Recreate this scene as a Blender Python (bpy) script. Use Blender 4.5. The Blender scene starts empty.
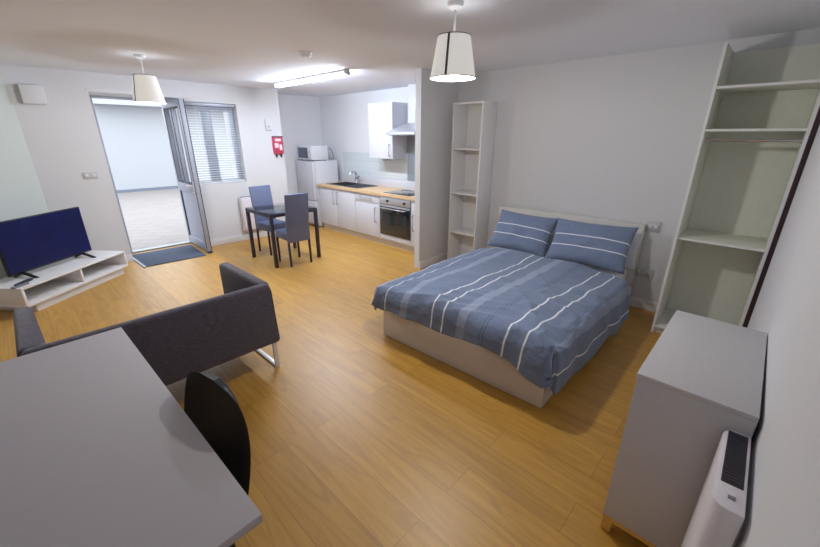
import bpy, bmesh, math, random
from mathutils import Vector, Matrix, noise
random.seed(7)
PI = math.pi
sc = bpy.context.scene
COL = sc.collection

# ------------------------------------------------------------------ materials
def new_mat(name):
    m = bpy.data.materials.new(name)
    m.use_nodes = True
    nt = m.node_tree
    return m, nt, nt.nodes['Principled BSDF']

def srgb(r, g, b):
    f = lambda c: (c/255/12.92) if c/255 <= .04045 else ((c/255+.055)/1.055)**2.4
    return (f(r), f(g), f(b), 1)

def mat(name, rgb, rough=.5, metal=0, bump=0, scale=60, var=.03, spec=.5, coat=0, trans=0, emit=None, estr=0, stretch=(1, 1, 1), sheen=0):
    """procedural material: noise driven colour variation and bump"""
    m, nt, b = new_mat(name)
    c = srgb(*rgb)
    tc = nt.nodes.new('ShaderNodeTexCoord')
    mp = nt.nodes.new('ShaderNodeMapping'); mp.inputs['Scale'].default_value = stretch
    nz = nt.nodes.new('ShaderNodeTexNoise'); nz.inputs['Scale'].default_value = scale; nz.inputs['Detail'].default_value = 4
    rp = nt.nodes.new('ShaderNodeValToRGB')
    rp.color_ramp.elements[0].position = .3; rp.color_ramp.elements[1].position = .7
    rp.color_ramp.elements[0].color = [max(0, k*(1-var)) for k in c[:3]]+[1]
    rp.color_ramp.elements[1].color = [min(1, k*(1+var)) for k in c[:3]]+[1]
    L = nt.links.new
    L(tc.outputs['Object'], mp.inputs['Vector']); L(mp.outputs['Vector'], nz.inputs['Vector'])
    L(nz.outputs['Fac'], rp.inputs['Fac']); L(rp.outputs['Color'], b.inputs['Base Color'])
    b.inputs['Roughness'].default_value = rough
    b.inputs['Metallic'].default_value = metal
    b.inputs['Specular IOR Level'].default_value = spec
    b.inputs['Coat Weight'].default_value = coat
    b.inputs['Transmission Weight'].default_value = trans
    if sheen: b.inputs['Sheen Weight'].default_value = sheen
    if bump:
        bp = nt.nodes.new('ShaderNodeBump'); bp.inputs['Strength'].default_value = bump; bp.inputs['Distance'].default_value = .004
        L(nz.outputs['Fac'], bp.inputs['Height']); L(bp.outputs['Normal'], b.inputs['Normal'])
    if emit:
        b.inputs['Emission Color'].default_value = srgb(*emit); b.inputs['Emission Strength'].default_value = estr
    return m

def floor_mat():
    m, nt, b = new_mat('oak_laminate')
    L = nt.links.new; N = nt.nodes.new
    tc = N('ShaderNodeTexCoord')
    mp = N('ShaderNodeMapping'); mp.inputs['Rotation'].default_value = (0, 0, PI/2); mp.inputs['Location'].default_value = (.3, .07, 0)
    L(tc.outputs['Object'], mp.inputs['Vector'])
    br = N('ShaderNodeTexBrick'); br.offset = .37; br.offset_frequency = 2
    br.inputs['Scale'].default_value = 1; br.inputs['Brick Width'].default_value = 1.28; br.inputs['Row Height'].default_value = .19
    br.inputs['Mortar Size'].default_value = .0012; br.inputs['Mortar Smooth'].default_value = .3; br.inputs['Bias'].default_value = 0
    br.inputs['Color1'].default_value = (0, 0, 0, 1); br.inputs['Color2'].default_value = (1, 1, 1, 1); br.inputs['Mortar'].default_value = (.5, .5, .5, 1)
    L(mp.outputs['Vector'], br.inputs['Vector'])
    # grain: noise stretched along the boards, shifted per board
    sh = N('ShaderNodeVectorMath'); sh.operation = 'MULTIPLY_ADD'
    L(br.outputs['Color'], sh.inputs[0]); sh.inputs[1].default_value = (7, 13, 0); L(tc.outputs['Object'], sh.inputs[2])
    m2 = N('ShaderNodeMapping'); m2.inputs['Scale'].default_value = (16, 1.1, 1); L(sh.outputs[0], m2.inputs['Vector'])
    g1 = N('ShaderNodeTexNoise'); g1.inputs['Scale'].default_value = 1.6; g1.inputs['Detail'].default_value = 8; g1.inputs['Roughness'].default_value = .62; g1.inputs['Distortion'].default_value = .9
    L(m2.outputs['Vector'], g1.inputs['Vector'])
    m3 = N('ShaderNodeMapping'); m3.inputs['Scale'].default_value = (6.5, .55, 1); L(sh.outputs[0], m3.inputs['Vector'])
    wv = N('ShaderNodeTexNoise'); wv.inputs['Scale'].default_value = 1.0; wv.inputs['Detail'].default_value = 1; L(m3.outputs['Vector'], wv.inputs['Vector'])
    sn = N('ShaderNodeMath'); sn.operation = 'MULTIPLY'; sn.inputs[1].default_value = 55; L(wv.outputs['Fac'], sn.inputs[0])
    si = N('ShaderNodeMath'); si.operation = 'SINE'; L(sn.outputs[0], si.inputs[0])
    rp = N('ShaderNodeValToRGB')
    e = rp.color_ramp.elements
    e[0].position = .25; e[0].color = srgb(176, 126, 36); e[1].position = .75; e[1].color = srgb(206, 157, 64)
    L(g1.outputs['Fac'], rp.inputs['Fac'])
    # cathedral rings
    r2 = N('ShaderNodeMapRange'); r2.inputs['From Min'].default_value = .75; r2.inputs['From Max'].default_value = 1; r2.inputs['To Min'].default_value = 0; r2.inputs['To Max'].default_value = .42
    L(si.outputs[0], r2.inputs['Value'])
    mg = N('ShaderNodeMath'); mg.operation = 'MULTIPLY'; L(r2.outputs[0], mg.inputs[0]); L(g1.outputs['Fac'], mg.inputs[1])
    mx = N('ShaderNodeMix'); mx.data_type = 'RGBA'; mx.inputs['B'].default_value = srgb(128, 80, 16)
    L(mg.outputs[0], mx.inputs['Factor']); L(rp.outputs['Color'], mx.inputs['A'])
    hs = N('ShaderNodeHueSaturation'); L(mx.outputs['Result'], hs.inputs['Color'])
    bv = N('ShaderNodeMapRange'); bv.inputs['To Min'].default_value = .9; bv.inputs['To Max'].default_value = 1.08
    L(br.outputs['Color'], bv.inputs['Value']); L(bv.outputs[0], hs.inputs['Value'])
    mo = N('ShaderNodeMix'); mo.data_type = 'RGBA'; mo.inputs['B'].default_value = srgb(110, 70, 24)
    mf = N('ShaderNodeMath'); mf.operation = 'MULTIPLY'; mf.inputs[1].default_value = .85; L(br.outputs['Fac'], mf.inputs[0])
    L(mf.outputs[0], mo.inputs['Factor']); L(hs.outputs['Color'], mo.inputs['A'])
    L(mo.outputs['Result'], b.inputs['Base Color'])
    b.inputs['Roughness'].default_value = .42
    b.inputs['Specular IOR Level'].default_value = .8
    b.inputs['Sheen Weight'].default_value = .22; b.inputs['Sheen Roughness'].default_value = .35
    bp = N('ShaderNodeBump'); bp.inputs['Strength'].default_value = .12; bp.inputs['Distance'].default_value = .002
    L(g1.outputs['Fac'], bp.inputs['Height']); L(bp.outputs['Normal'], b.inputs['Normal'])
    return m

def paving_mat():
    m, nt, b = new_mat('block_paving')
    L = nt.links.new; N = nt.nodes.new
    tc = N('ShaderNodeTexCoord'); mp = N('ShaderNodeMapping'); mp.inputs['Rotation'].default_value = (0, 0, math.radians(38))
    L(tc.outputs['Object'], mp.inputs['Vector'])
    br = N('ShaderNodeTexBrick'); br.inputs['Scale'].default_value = 1; br.inputs['Brick Width'].default_value = .5; br.inputs['Row Height'].default_value = .25
    br.inputs['Mortar Size'].default_value = .012
    br.inputs['Color1'].default_value = srgb(144, 138, 136); br.inputs['Color2'].default_value = srgb(139, 133, 131); br.inputs['Mortar'].default_value = srgb(130, 125, 123)
    L(mp.outputs['Vector'], br.inputs['Vector']); L(br.outputs['Color'], b.inputs['Base Color'])
    b.inputs['Roughness'].default_value = .8
    return m

def stripes_mat(name, stripes, axis='V'):
    """chambray with woven stripes across the UV: (centre, width, kind)"""
    m, nt, b = new_mat(name)
    L = nt.links.new; N = nt.nodes.new
    uv = N('ShaderNodeUVMap'); sp = N('ShaderNodeSeparateXYZ'); L(uv.outputs['UV'], sp.inputs[0])
    tc = N('ShaderNodeTexCoord')
    ms = N('ShaderNodeMapping'); ms.inputs['Scale'].default_value = (60, 700, 60) if axis == 'V' else (700, 60, 60)
    L(uv.outputs['UV'], ms.inputs['Vector'])
    nz = N('ShaderNodeTexNoise'); nz.inputs['Scale'].default_value = 1; nz.inputs['Detail'].default_value = 3; L(ms.outputs['Vector'], nz.inputs['Vector'])
    rp = N('ShaderNodeValToRGB'); rp.color_ramp.elements[0].position = .3; rp.color_ramp.elements[1].position = .72
    rp.color_ramp.elements[0].color = srgb(98, 112, 142); rp.color_ramp.elements[1].color = srgb(132, 146, 172)
    L(nz.outputs['Fac'], rp.inputs['Fac'])
    cur = rp.outputs['Color']
    cols = {'w': srgb(226, 230, 238), 'b': srgb(158, 170, 194), 'd': srgb(48, 62, 100), 'm': srgb(88, 104, 142)}
    facs = {'w': 1, 'b': .62, 'd': .8, 'm': .5}
    for c, w, k in stripes:
        s = N('ShaderNodeMath'); s.operation = 'SUBTRACT'; L(sp.outputs['Y'], s.inputs[0]); s.inputs[1].default_value = c
        a = N('ShaderNodeMath'); a.operation = 'ABSOLUTE'; L(s.outputs[0], a.inputs[0])
        r = N('ShaderNodeMapRange'); r.inputs['From Min'].default_value = w/2-.0015; r.inputs['From Max'].default_value = w/2+.0015
        r.inputs['To Min'].default_value = facs[k]; r.inputs['To Max'].default_value = 0
        L(a.outputs[0], r.inputs['Value'])
        x = N('ShaderNodeMix'); x.data_type = 'RGBA'; x.inputs['B'].default_value = cols[k]
        L(r.outputs[0], x.inputs['Factor']); L(cur, x.inputs['A']); cur = x.outputs['Result']
    L(cur, b.inputs['Base Color'])
    b.inputs['Roughness'].default_value = .85; b.inputs['Specular IOR Level'].default_value = .2; b.inputs['Sheen Weight'].default_value = .15
    n2 = N('ShaderNodeTexNoise'); n2.inputs['Scale'].default_value = 14; n2.inputs['Detail'].default_value = 3; L(tc.outputs['Object'], n2.inputs['Vector'])
    bp = N('ShaderNodeBump'); bp.inputs['Strength'].default_value = .45; bp.inputs['Distance'].default_value = .03
    L(n2.outputs['Fac'], bp.inputs['Height']); L(bp.outputs['Normal'], b.inputs['Normal'])
    return m

def tile_mat():
    m, nt, b = new_mat('splashback_tile')
    L = nt.links.new; N = nt.nodes.new
    tc = N('ShaderNodeTexCoord'); mp = N('ShaderNodeMapping'); mp.inputs['Rotation'].default_value = (PI/2, 0, PI/2)
    L(tc.outputs['Object'], mp.inputs['Vector'])
    br = N('ShaderNodeTexBrick'); br.offset = 0
    br.inputs['Scale'].default_value = 1; br.inputs['Brick Width'].default_value = .2; br.inputs['Row Height'].default_value = .2; br.inputs['Mortar Size'].default_value = .003
    br.inputs['Color1'].default_value = srgb(204, 210, 212); br.inputs['Color2'].default_value = srgb(198, 205, 208); br.inputs['Mortar'].default_value = srgb(182, 188, 192)
    L(mp.outputs['Vector'], br.inputs['Vector']); L(br.outputs['Color'], b.inputs['Base Color'])
    b.inputs['Roughness'].default_value = .25
    return m

def glass_mat(name, tint=(255, 255, 255), rough=0.0, alpha=.12):
    """thin pane: mostly clear, with a glossy reflection"""
    m = bpy.data.materials.new(name); m.use_nodes = True
    nt = m.node_tree; nt.nodes.clear(); N = nt.nodes.new; L = nt.links.new
    o = N('ShaderNodeOutputMaterial'); mx = N('ShaderNodeMixShader'); t = N('ShaderNodeBsdfTransparent'); g = N('ShaderNodeBsdfGlossy')
    fr = N('ShaderNodeFresnel'); fr.inputs['IOR'].default_value = 1.45
    nz = N('ShaderNodeTexNoise'); nz.inputs['Scale'].default_value = 8
    mr = N('ShaderNodeMapRange'); mr.inputs['To Min'].default_value = rough; mr.inputs['To Max'].default_value = rough+.02
    L(nz.outputs['Fac'], mr.inputs['Value']); L(mr.outputs[0], g.inputs['Roughness'])
    t.inputs['Color'].default_value = srgb(*tint)
    ge = N('ShaderNodeNewGeometry'); iv = N('ShaderNodeMath'); iv.operation = 'SUBTRACT'; iv.inputs[0].default_value = 1
    L(ge.outputs['Backfacing'], iv.inputs[1])
    mu = N('ShaderNodeMath'); mu.operation = 'MULTIPLY'; L(fr.outputs[0], mu.inputs[0]); L(iv.outputs[0], mu.inputs[1])
    L(mu.outputs[0], mx.inputs['Fac']); L(t.outputs[0], mx.inputs[1]); L(g.outputs[0], mx.inputs[2]); L(mx.outputs[0], o.inputs['Surface'])
    return m

M = {}
M['wall'] = mat('matt_wall_paint', (214, 214, 217), .9, bump=.03, scale=180, var=.012, spec=.2)
M['wallgreen'] = mat('pale_green_grey_paint', (200, 207, 203), .9, bump=.03, scale=180, var=.012, spec=.2)
M['ceil'] = mat('ceiling_paint', (234, 237, 246), .9, bump=.02, scale=150, var=.012, spec=.2)
M['trim'] = mat('white_gloss_trim', (224, 224, 228), .4, var=.01)
M['floor'] = floor_mat()
M['paving'] = paving_mat()
M['render'] = mat('outdoor_white_render', (168, 170, 175), .9, bump=.05, scale=40, var=.02)
M['channel'] = mat('grey_concrete', (108, 116, 130), .8, bump=.1, scale=30, var=.06)
M['white'] = mat('white_melamine', (228, 227, 228), .38, var=.012, scale=20)
M['offwhite'] = mat('off_white_foil', (214, 211, 208), .45, var=.012, scale=20)
M['shade_board'] = mat('shaded_white_board', (226, 228, 218), .6, var=.02, scale=20)  # white board; green-grey cast of the shaded interior is put into its colour
M['kitwhite'] = mat('kitchen_white_gloss', (204, 205, 212), .3, var=.01)
M['greytop'] = mat('grey_laminate', (182, 178, 182), .6, var=.02, scale=220, spec=.35)
M['greyedge'] = mat('grey_laminate_edge', (164, 162, 166), .5, var=.02)
M['chest'] = mat('light_grey_foil', (196, 195, 198), .45, var=.015, scale=80)
M['birch'] = mat('birch_wood', (222, 172, 84), .45, bump=.1, scale=9, var=.14, stretch=(2, 14, 14))
M['beech'] = mat('beech_block_worktop', (214, 180, 138), .35, bump=.05, scale=7, var=.14, stretch=(14, 2, 14))
M['plinth'] = mat('beige_plinth_board', (206, 194, 182), .5, var=.03, scale=12)
M['sofa'] = mat('charcoal_woven_fabric', (82, 77, 90), .95, bump=.5, scale=16, var=.42, spec=.15, sheen=.3, stretch=(2, 2, 22))
M['chrome'] = mat('brushed_chrome', (214, 214, 218), .22, 1, var=.02)
M['satin'] = mat('satin_white_chrome', (230, 230, 234), .35, .15, var=.02)
M['pull'] = mat('satin_nickel_pull', (150, 152, 160), .4, .4, var=.02)
M['steel'] = mat('brushed_steel', (200, 202, 208), .34, .6, var=.04, scale=40, stretch=(1, 30, 1))
M['blackplastic'] = mat('black_moulded_plastic', (40, 40, 45), .38, var=.1, scale=80)
M['blackmetal'] = mat('black_powder_coat', (26, 26, 30), .45, var=.1)
M['darkleg'] = mat('dark_aubergine_metal', (48, 42, 56), .4, var=.08)
M['leather'] = mat('slate_faux_leather', (100, 108, 138), .5, bump=.12, scale=160, var=.08)
M['tvblack'] = mat('tv_black_bezel', (16, 16, 20), .3, var=.05)
M['screen'] = mat('dark_blue_screen', (12, 24, 74), .3, var=.25, scale=4, spec=.25)
M['mat'] = mat('grey_blue_mat_pile', (92, 100, 118), 1, bump=.8, scale=300, var=.25, spec=.1)
M['mattrim'] = mat('light_rubber_edge', (170, 176, 188), .7, var=.05)
M['doorgrey'] = mat('grey_aluminium_frame', (166, 171, 184), .4, .1, var=.03)
M['panelgrey'] = mat('lavender_grey_panel', (176, 179, 196), .5, var=.02)
M['gasket'] = mat('dark_gasket', (58, 64, 84), .6, var=.05)
M['slat'] = mat('white_blind_slat', (238, 242, 246), .5, var=.02)
M['glass'] = glass_mat('clear_pane')
M['tableglass'] = glass_mat('smoked_table_glass', (196, 206, 214))
M['ovenglass'] = mat('oven_black_glass', (30, 32, 42), .1, var=.2, scale=6, coat=.6)
M['hob'] = mat('hob_black_glass', (40, 46, 50), .12, var=.1, coat=.5)
M['sink'] = mat('dark_composite_sink', (58, 60, 68), .45, var=.12, scale=300)
M['tile'] = tile_mat()
M['hoodpanel'] = mat('grey_glass_panel', (142, 147, 154), .35, var=.03)
M['red'] = mat('red_vinyl', (188, 60, 90), .5, bump=.2, scale=25, var=.12)
M['whitelabel'] = mat('printed_white_panel', (232, 206, 214), .6, var=.05)
M['socket'] = mat('socket_white', (190, 190, 193), .4, var=.01)
M['heater'] = mat('heater_white_enamel', (226, 222, 228), .35, var=.01)
M['grille'] = mat('dark_brown_grille', (46, 36, 34), .5, var=.2, scale=40)
M['wenge'] = mat('dark_wenge_strip', (50, 26, 36), .5, bump=.1, scale=20, var=.2, stretch=(8, 8, 1))
M['mattress'] = mat('mattress_ticking', (220, 220, 224), .9, bump=.2, scale=90, var=.03)
M['cotton'] = mat('white_cotton', (212, 213, 222), .9, bump=.15, scale=40, var=.03)
M['bedfoil'] = mat('bed_foil_warm_lit', (214, 207, 199), .45, var=.012, scale=20)  # same off-white foil as the headboard, with warm light put into the colour
M['shadefab'] = mat('cream_lampshade_fabric', (230, 230, 228), .9, var=.03, scale=200, emit=(250, 248, 242), estr=.33)
M['shadeseam'] = mat('grey_seam_tape', (120, 117, 128), .8, var=.04)
M['diffuser'] = mat('lit_diffuser', (70, 70, 70), .8, var=.01, emit=(250, 250, 250), estr=3.0, spec=.1)
M['tube'] = mat('lit_tube', (250, 250, 255), .5, var=.01, emit=(226, 238, 255), estr=130.0)
M['cord'] = mat('white_flex', (222, 222, 224), .5, var=.02)
M['greyplastic'] = mat('grey_plastic', (128, 130, 138), .5, var=.05)
M['winscreen'] = mat('microwave_mesh_window', (88, 94, 114), .25, var=.12, scale=60)

# ------------------------------------------------------------------ mesh helpers
class MB:
    def __init__(s): s.bm = bmesh.new()
    def _merge(s, t):
        me = bpy.data.meshes.new('tmp'); t.to_mesh(me); t.free(); s.bm.from_mesh(me); bpy.data.meshes.remove(me)
    def box(s, x0, x1, y0, y1, z0, z1, bev=0, seg=2, mtx=None):
        t = bmesh.new()
        bmesh.ops.create_cube(t, size=1)
        for v in t.verts:
            v.co = Vector(((x0+x1)/2+v.co.x*(x1-x0), (y0+y1)/2+v.co.y*(y1-y0), (z0+z1)/2+v.co.z*(z1-z0)))
        if bev: bmesh.ops.bevel(t, geom=t.edges[:], offset=bev, segments=seg, affect='EDGES', profile=.5)
        if mtx: bmesh.ops.transform(t, matrix=mtx, verts=t.verts)
        s._merge(t); return s
    def cyl(s, p0, p1, r, r2=None, n=20):
        p0 = Vector(p0); p1 = Vector(p1); r2 = r if r2 is None else r2
        t = bmesh.new(); d = p1-p0
        bmesh.ops.create_cone(t, cap_ends=True, segments=n, radius1=r, radius2=r2, depth=d.length)
        mt = Matrix.Translation((p0+p1)/2) @ d.to_track_quat('Z', 'Y').to_matrix().to_4x4()
        bmesh.ops.transform(t, matrix=mt, verts=t.verts); s._merge(t); return s
    def tube(s, pts, r, n=10, closed=False):
        pts = [Vector(p) for p in pts]; t = bmesh.new(); rings = []
        for i, p in enumerate(pts):
            a = pts[i-1] if (i > 0 or closed) else p; b = pts[(i+1) % len(pts)] if (i < len(pts)-1 or closed) else p
            d = (b-a).normalized(); q = d.to_track_quat('Z', 'Y')
            rings.append([t.verts.new(p+q @ Vector((r*math.cos(k*2*PI/n), r*math.sin(k*2*PI/n), 0))) for k in range(n)])
        m = len(rings)
        for i in range(m if closed else m-1):
            A, B = rings[i], rings[(i+1) % m]
            for k in range(n): t.faces.new((A[k], A[(k+1) % n], B[(k+1) % n], B[k]))
        if not closed:
            t.faces.new(rings[0][::-1]); t.faces.new(rings[-1])
        bmesh.ops.recalc_face_normals(t, faces=t.faces[:]); s._merge(t); return s
    def lathe(s, prof, c=(0, 0, 0), n=40, cap=True):
        t = bmesh.new(); rings = []
        for r, z in prof:
            rings.append([t.verts.new((c[0]+r*math.cos(k*2*PI/n), c[1]+r*math.sin(k*2*PI/n), c[2]+z)) for k in range(n)])
        for A, B in zip(rings, rings[1:]):
            for k in range(n): t.faces.new((A[k], A[(k+1) % n], B[(k+1) % n], B[k]))
        if cap: t.faces.new(rings[0][::-1]); t.faces.new(rings[-1])
        bmesh.ops.recalc_face_normals(t, faces=t.faces[:]); s._merge(t); return s
    def prism(s, pts, axis, a, b, bev=0, seg=2):
        """polygon (u, v) extruded along axis from a to b; x: (y,z)  y: (x,z)  z: (x,y)"""
        f = {'x': lambda u, v, w: (w, u, v), 'y': lambda u, v, w: (u, w, v), 'z': lambda u, v, w: (u, v, w)}[axis]
        t = bmesh.new()
        A = [t.verts.new(f(u, v, a)) for u, v in pts]; B = [t.verts.new(f(u, v, b)) for u, v in pts]
        t.faces.new(A[::-1]); t.faces.new(B)
        for i in range(len(pts)):
            j = (i+1) % len(pts); t.faces.new((A[i], A[j], B[j], B[i]))
        bmesh.ops.recalc_face_normals(t, faces=t.faces[:])
        if bev: bmesh.ops.bevel(t, geom=t.edges[:], offset=bev, segments=seg, affect='EDGES', profile=.5)
        s._merge(t); return s
    def grid(s, fn, nu, nv, thick=0):
        """surface fn(u, v) -> point, closed with a back offset by `thick` along the normal"""
        t = bmesh.new()
        P = [[Vector(fn(i/nu, j/nv)) for j in range(nv+1)] for i in range(nu+1)]
        V = [[t.verts.new(p) for p in row] for row in P]
        for i in range(nu):
            for j in range(nv): t.faces.new((V[i][j], V[i+1][j], V[i+1][j+1], V[i][j+1]))
        if thick: bmesh.ops.solidify(t, geom=t.faces[:], thickness=thick)
        bmesh.ops.recalc_face_normals(t, faces=t.faces[:])
        s._merge(t); return s

def obj(name, mb, m, parent=None, smooth=True, loc=None, rot=0):
    me = bpy.data.meshes.new(name)
    mb.bm.normal_update()
    mb.bm.to_mesh(me); mb.bm.free()
    o = bpy.data.objects.new(name, me); COL.objects.link(o)
    me.materials.append(M[m] if isinstance(m, str) else m)
    if smooth:
        me.polygons.foreach_set('use_smooth', [True]*len(me.polygons))
        me.set_sharp_from_angle(angle=math.radians(38))
    if parent: o.parent = parent
    if loc: o.location = loc
    o.rotation_euler.z = rot
    return o
def tag(o, label, cat, group=None, kind=None):
    o['label'] = label; o['category'] = cat
    if group: o['group'] = group
    if kind: o['kind'] = kind
    return o
def thing(name, label, cat, loc=(0, 0, 0), rot=0, group=None, kind=None):
    o = bpy.data.objects.new(name, None); COL.objects.link(o)
    o.empty_display_size = .1
    o.location = loc; o.rotation_euler.z = rot
    return tag(o, label, cat, group, kind)
def struct(name, mb, m, label, cat, parent=None):
    o = obj(name, mb, m, parent)
    return tag(o, label, cat, kind='structure')
def dup(root, loc, rot, label):
    r = root.copy(); COL.objects.link(r); r.location = loc; r.rotation_euler = (0, 0, rot); r['label'] = label
    for ch in list(root.children):
        c = ch.copy(); COL.objects.link(c); c.parent = r
        for g in list(ch.children):
            d = g.copy(); COL.objects.link(d); d.parent = c
    return r
B = lambda *a, **k: MB().box(*a, **k)

# ------------------------------------------------------------------ dimensions (metres; camera stands at the origin, z 1.6)
CZ = 2.30           # ceiling
XW = 4.03           # bed wall
XK = 4.40           # kitchen wall
YR = -.163          # right wall
YD = 6.05           # inner face of the door wall
YO = 6.55           # outer plane of the door wall
YP0, YP1 = 3.03, 3.115   # partition
DX0, DX1, DZ = .885, 1.84, 2.085    # door opening
WX0, WX1, WZ0, WZ1 = 1.84, 2.59, .925, 2.05  # window opening
XL, YB = -1.75, -1.2
a40 = math.radians(40)

# ------------------------------------------------------------------ setting
struct('floor', B(XL-.1, XK+.1, YR-.14, YO, -.1, 0), 'floor', 'oak laminate floor with boards running towards the door', 'floor')
struct('ceiling', B(XL-.1, XK+.1, YR-.14, YO+.05, CZ, CZ+.1), 'ceil', 'flat white painted ceiling of the flat', 'ceiling')
yr = lambda x: YR+.0128*(x-1.2)
struct('wall_right', MB().prism([(XL-.1, yr(XL-.1)), (XW+.1, yr(XW+.1)), (XW+.1, YR-.1), (XL-.1, YR-.15)], 'z', 0, CZ), 'wall', 'pale wall on the right beside the chest of drawers', 'wall')
struct('wall_bed', B(XW, XK+.1, YR, YP0, 0, CZ), 'wall', 'pale wall behind the bed head', 'wall')
struct('wall_partition', B(3.36, XK+.1, YP0, YP1, 0, CZ), 'wall', 'narrow stub wall between the kitchen and the bed', 'wall')
struct('wall_kitchen', B(XK, XK+.1, YP1, YO, 0, CZ), 'wall', 'white wall behind the kitchen worktop', 'wall')
struct('wall_kitchen_end', B(3.285, XK+.1, YO, YO+.1, 0, CZ), 'wall', 'white wall at the end of the kitchen behind the fridge', 'wall')
w = MB()
w.box(-.6, DX0, YD, YO, 0, CZ)
w.box(DX0, WX1, YD, YO, DZ, CZ)
w.box(WX0, WX1, YD, YO, 0, WZ0); w.box(WX0, WX1, YD, YO, WZ1, DZ)
w.box(WX1, 3.285, YD, YO, 0, CZ)
struct('wall_door', w, 'wall', 'white wall holding the open glazed door and the window', 'wall')
# angled wall behind the television
w = MB()
c0 = Vector((.222, 6.05)); dd = Vector((-math.cos(a40), -math.sin(a40))); nn = Vector((-math.sin(a40), math.cos(a40)))
p1 = c0+dd*2.65
w.prism([tuple(c0), tuple(c0+nn*.1), tuple(p1+nn*.1), tuple(p1)], 'z', 0, CZ)
struct('wall_angled', w, 'wallgreen', 'angled pale green-grey wall behind the television', 'wall')
struct('wall_left', B(XL-.1, XL, YB, 4.5, 0, CZ), 'wall', 'pale wall on the far left beyond the desk', 'wall')

# baseboards
sk = lambda x0, x1, y0, y1: B(x0, x1, y0, y1, 0, .1, bev=.004)
struct('baseboard_bed', sk(XW-.016, XW, .46, 2.46), 'trim', 'white baseboard along the bed wall', 'baseboard')
struct('baseboard_door', sk(1.85, 3.285, YD-.016, YD), 'trim', 'white baseboard under the window', 'baseboard')
struct('baseboard_door_left', sk(.24, DX0, YD-.016, YD), 'trim', 'short white baseboard left of the open door', 'baseboard')
struct('baseboard_partition', sk(3.36, 4.02, YP0-.016, YP0), 'trim', 'white baseboard along the stub wall', 'baseboard')
struct('baseboard_right', MB().prism([(2.2, yr(2.2)), (3.54, yr(3.54)), (3.54, yr(3.54)+.016), (2.2, yr(2.2)+.016)], 'z', 0, .1, bev=.003), 'trim', 'white baseboard along the right wall past the chest', 'baseboard')

# outdoors
struct('patio_ground', B(-12, 16, YO, 14.3, -.1, -.002), 'paving', 'pale block paving of the yard outside the door', 'ground')
struct('wall_yard', B(-12, 16, 14.17, 14.4, -.1, 2.42), 'render', 'white rendered boundary wall across the yard', 'wall')
struct('trim_yard_channel', B(-12, 16, 14.12, 14.17, 0, .075), 'channel', 'blue-grey kerb at the foot of the yard wall', 'trim')
struct('trim_yard_coping', B(2.0, 16, 13.6, 14.4, 2.42, 2.56), 'render', 'projecting white coping on top of the yard wall', 'trim')

# ---- door
door = thing('door_1', 'grey framed glazed front door standing open into the room', 'door', (0, 0, 0), kind='structure')
f = MB()
f.box(DX0-.01, DX0+.085, 6.49, YO+.01, 0, DZ, bev=.004); f.box(DX1-.045, DX1+.01, 6.47, YO+.01, 0, DZ, bev=.004); f.box(DX0+.085, DX1-.055, 6.49, YO+.01, DZ-.028, DZ, bev=.004)
obj('door_frame', f, 'doorgrey', door)
obj('threshold', B(DX0+.06, DX1-.055, 6.47, YO+.02, 0, .022, bev=.004), 'doorgrey', door)
obj('head_bar', B(DX0-.02, 1.35, YD-.02, YD, DZ+.012, DZ+.035, bev=.004), 'trim', door)
# leaf: hinged at the right jamb and swung inwards, local x = along the leaf from the hinge, local y = thickness
leaf = bpy.data.objects.new('door_leaf', None); COL.objects.link(leaf); leaf.parent = door
leaf.location = (1.785, 6.49, 0); leaf.rotation_euler.z = math.radians(-90.5)
LW, LZ0, LZ1, T = .80, .03, 2.055, .06
fr = MB()
fr.box(0, .075, -T, 0, LZ0, LZ1, bev=.004); fr.box(LW-.085, LW, -T, 0, LZ0, LZ1, bev=.004)
fr.box(.075, LW-.085, -T, 0, LZ1-.09, LZ1, bev=.004); fr.box(.075, LW-.085, -T, 0, .84, .97, bev=.004); fr.box(.075, LW-.085, -T, 0, LZ0, LZ0+.12, bev=.004)
fr.box(.36, .39, -T, 0, .97, LZ1-.09, bev=.004)
obj('leaf_frame', fr, 'doorgrey', leaf)
g = MB(); g.box(.07, .365, -.035, -.025, .965, LZ1-.085); g.box(.385, LW-.08, -.035, -.025, .965, LZ1-.085)
obj('pane', g, 'glass', leaf)
g = MB()
for xa, xb in ((.075, .36), (.39, LW-.085)):
    for s in (-T-.001, .001-.008):
        g.box(xa, xa+.005, s, s+.008, .97, LZ1-.09); g.box(xb-.005, xb, s, s+.008, .97, LZ1-.09)
        g.box(xa, xb, s, s+.008, .97, .982); g.box(xa, xb, s, s+.008, LZ1-.102, LZ1-.09)
g.box(.075, .09, -T-.001, .001, LZ0+.12, .84)
obj('gasket', g, 'gasket', leaf)
obj('edge_gasket', B(LW-.002, LW+.006, -.003, .004, LZ0+.02, LZ1-.01), 'gasket', leaf)
obj('edge_gasket', B(LW-.002, LW+.004, -T-.004, -T+.003, LZ0+.02, LZ1-.01), 'gasket', leaf)
obj('kick_panel', B(.09, LW-.08, -.045, -.015, LZ0+.115, .845), 'panelgrey', leaf)
h = MB()
for s in (-1, 1):
    yb = -T if s < 0 else 0
    h.box(LW-.065, LW-.03, yb-.006 if s < 0 else 0, yb if s < 0 else .006, .82, 1.02, bev=.002)
    h.cyl((LW-.048, yb, .96), (LW-.048, yb+s*.05, .96), .009)
    h.tube([(LW-.048, yb+s*.05, .96), (LW-.10, yb+s*.052, .96), (LW-.165, yb+s*.05, .955)], .010)
    h.cyl((LW-.048, yb, .86), (LW-.048, yb+s*.03, .86), .015)
obj('door_handle', h, 'trim', leaf)
obj('weather_seal', B(LW-.01, LW+.012, -T-.004, .004, .0, .03), 'gasket', leaf)

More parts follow.
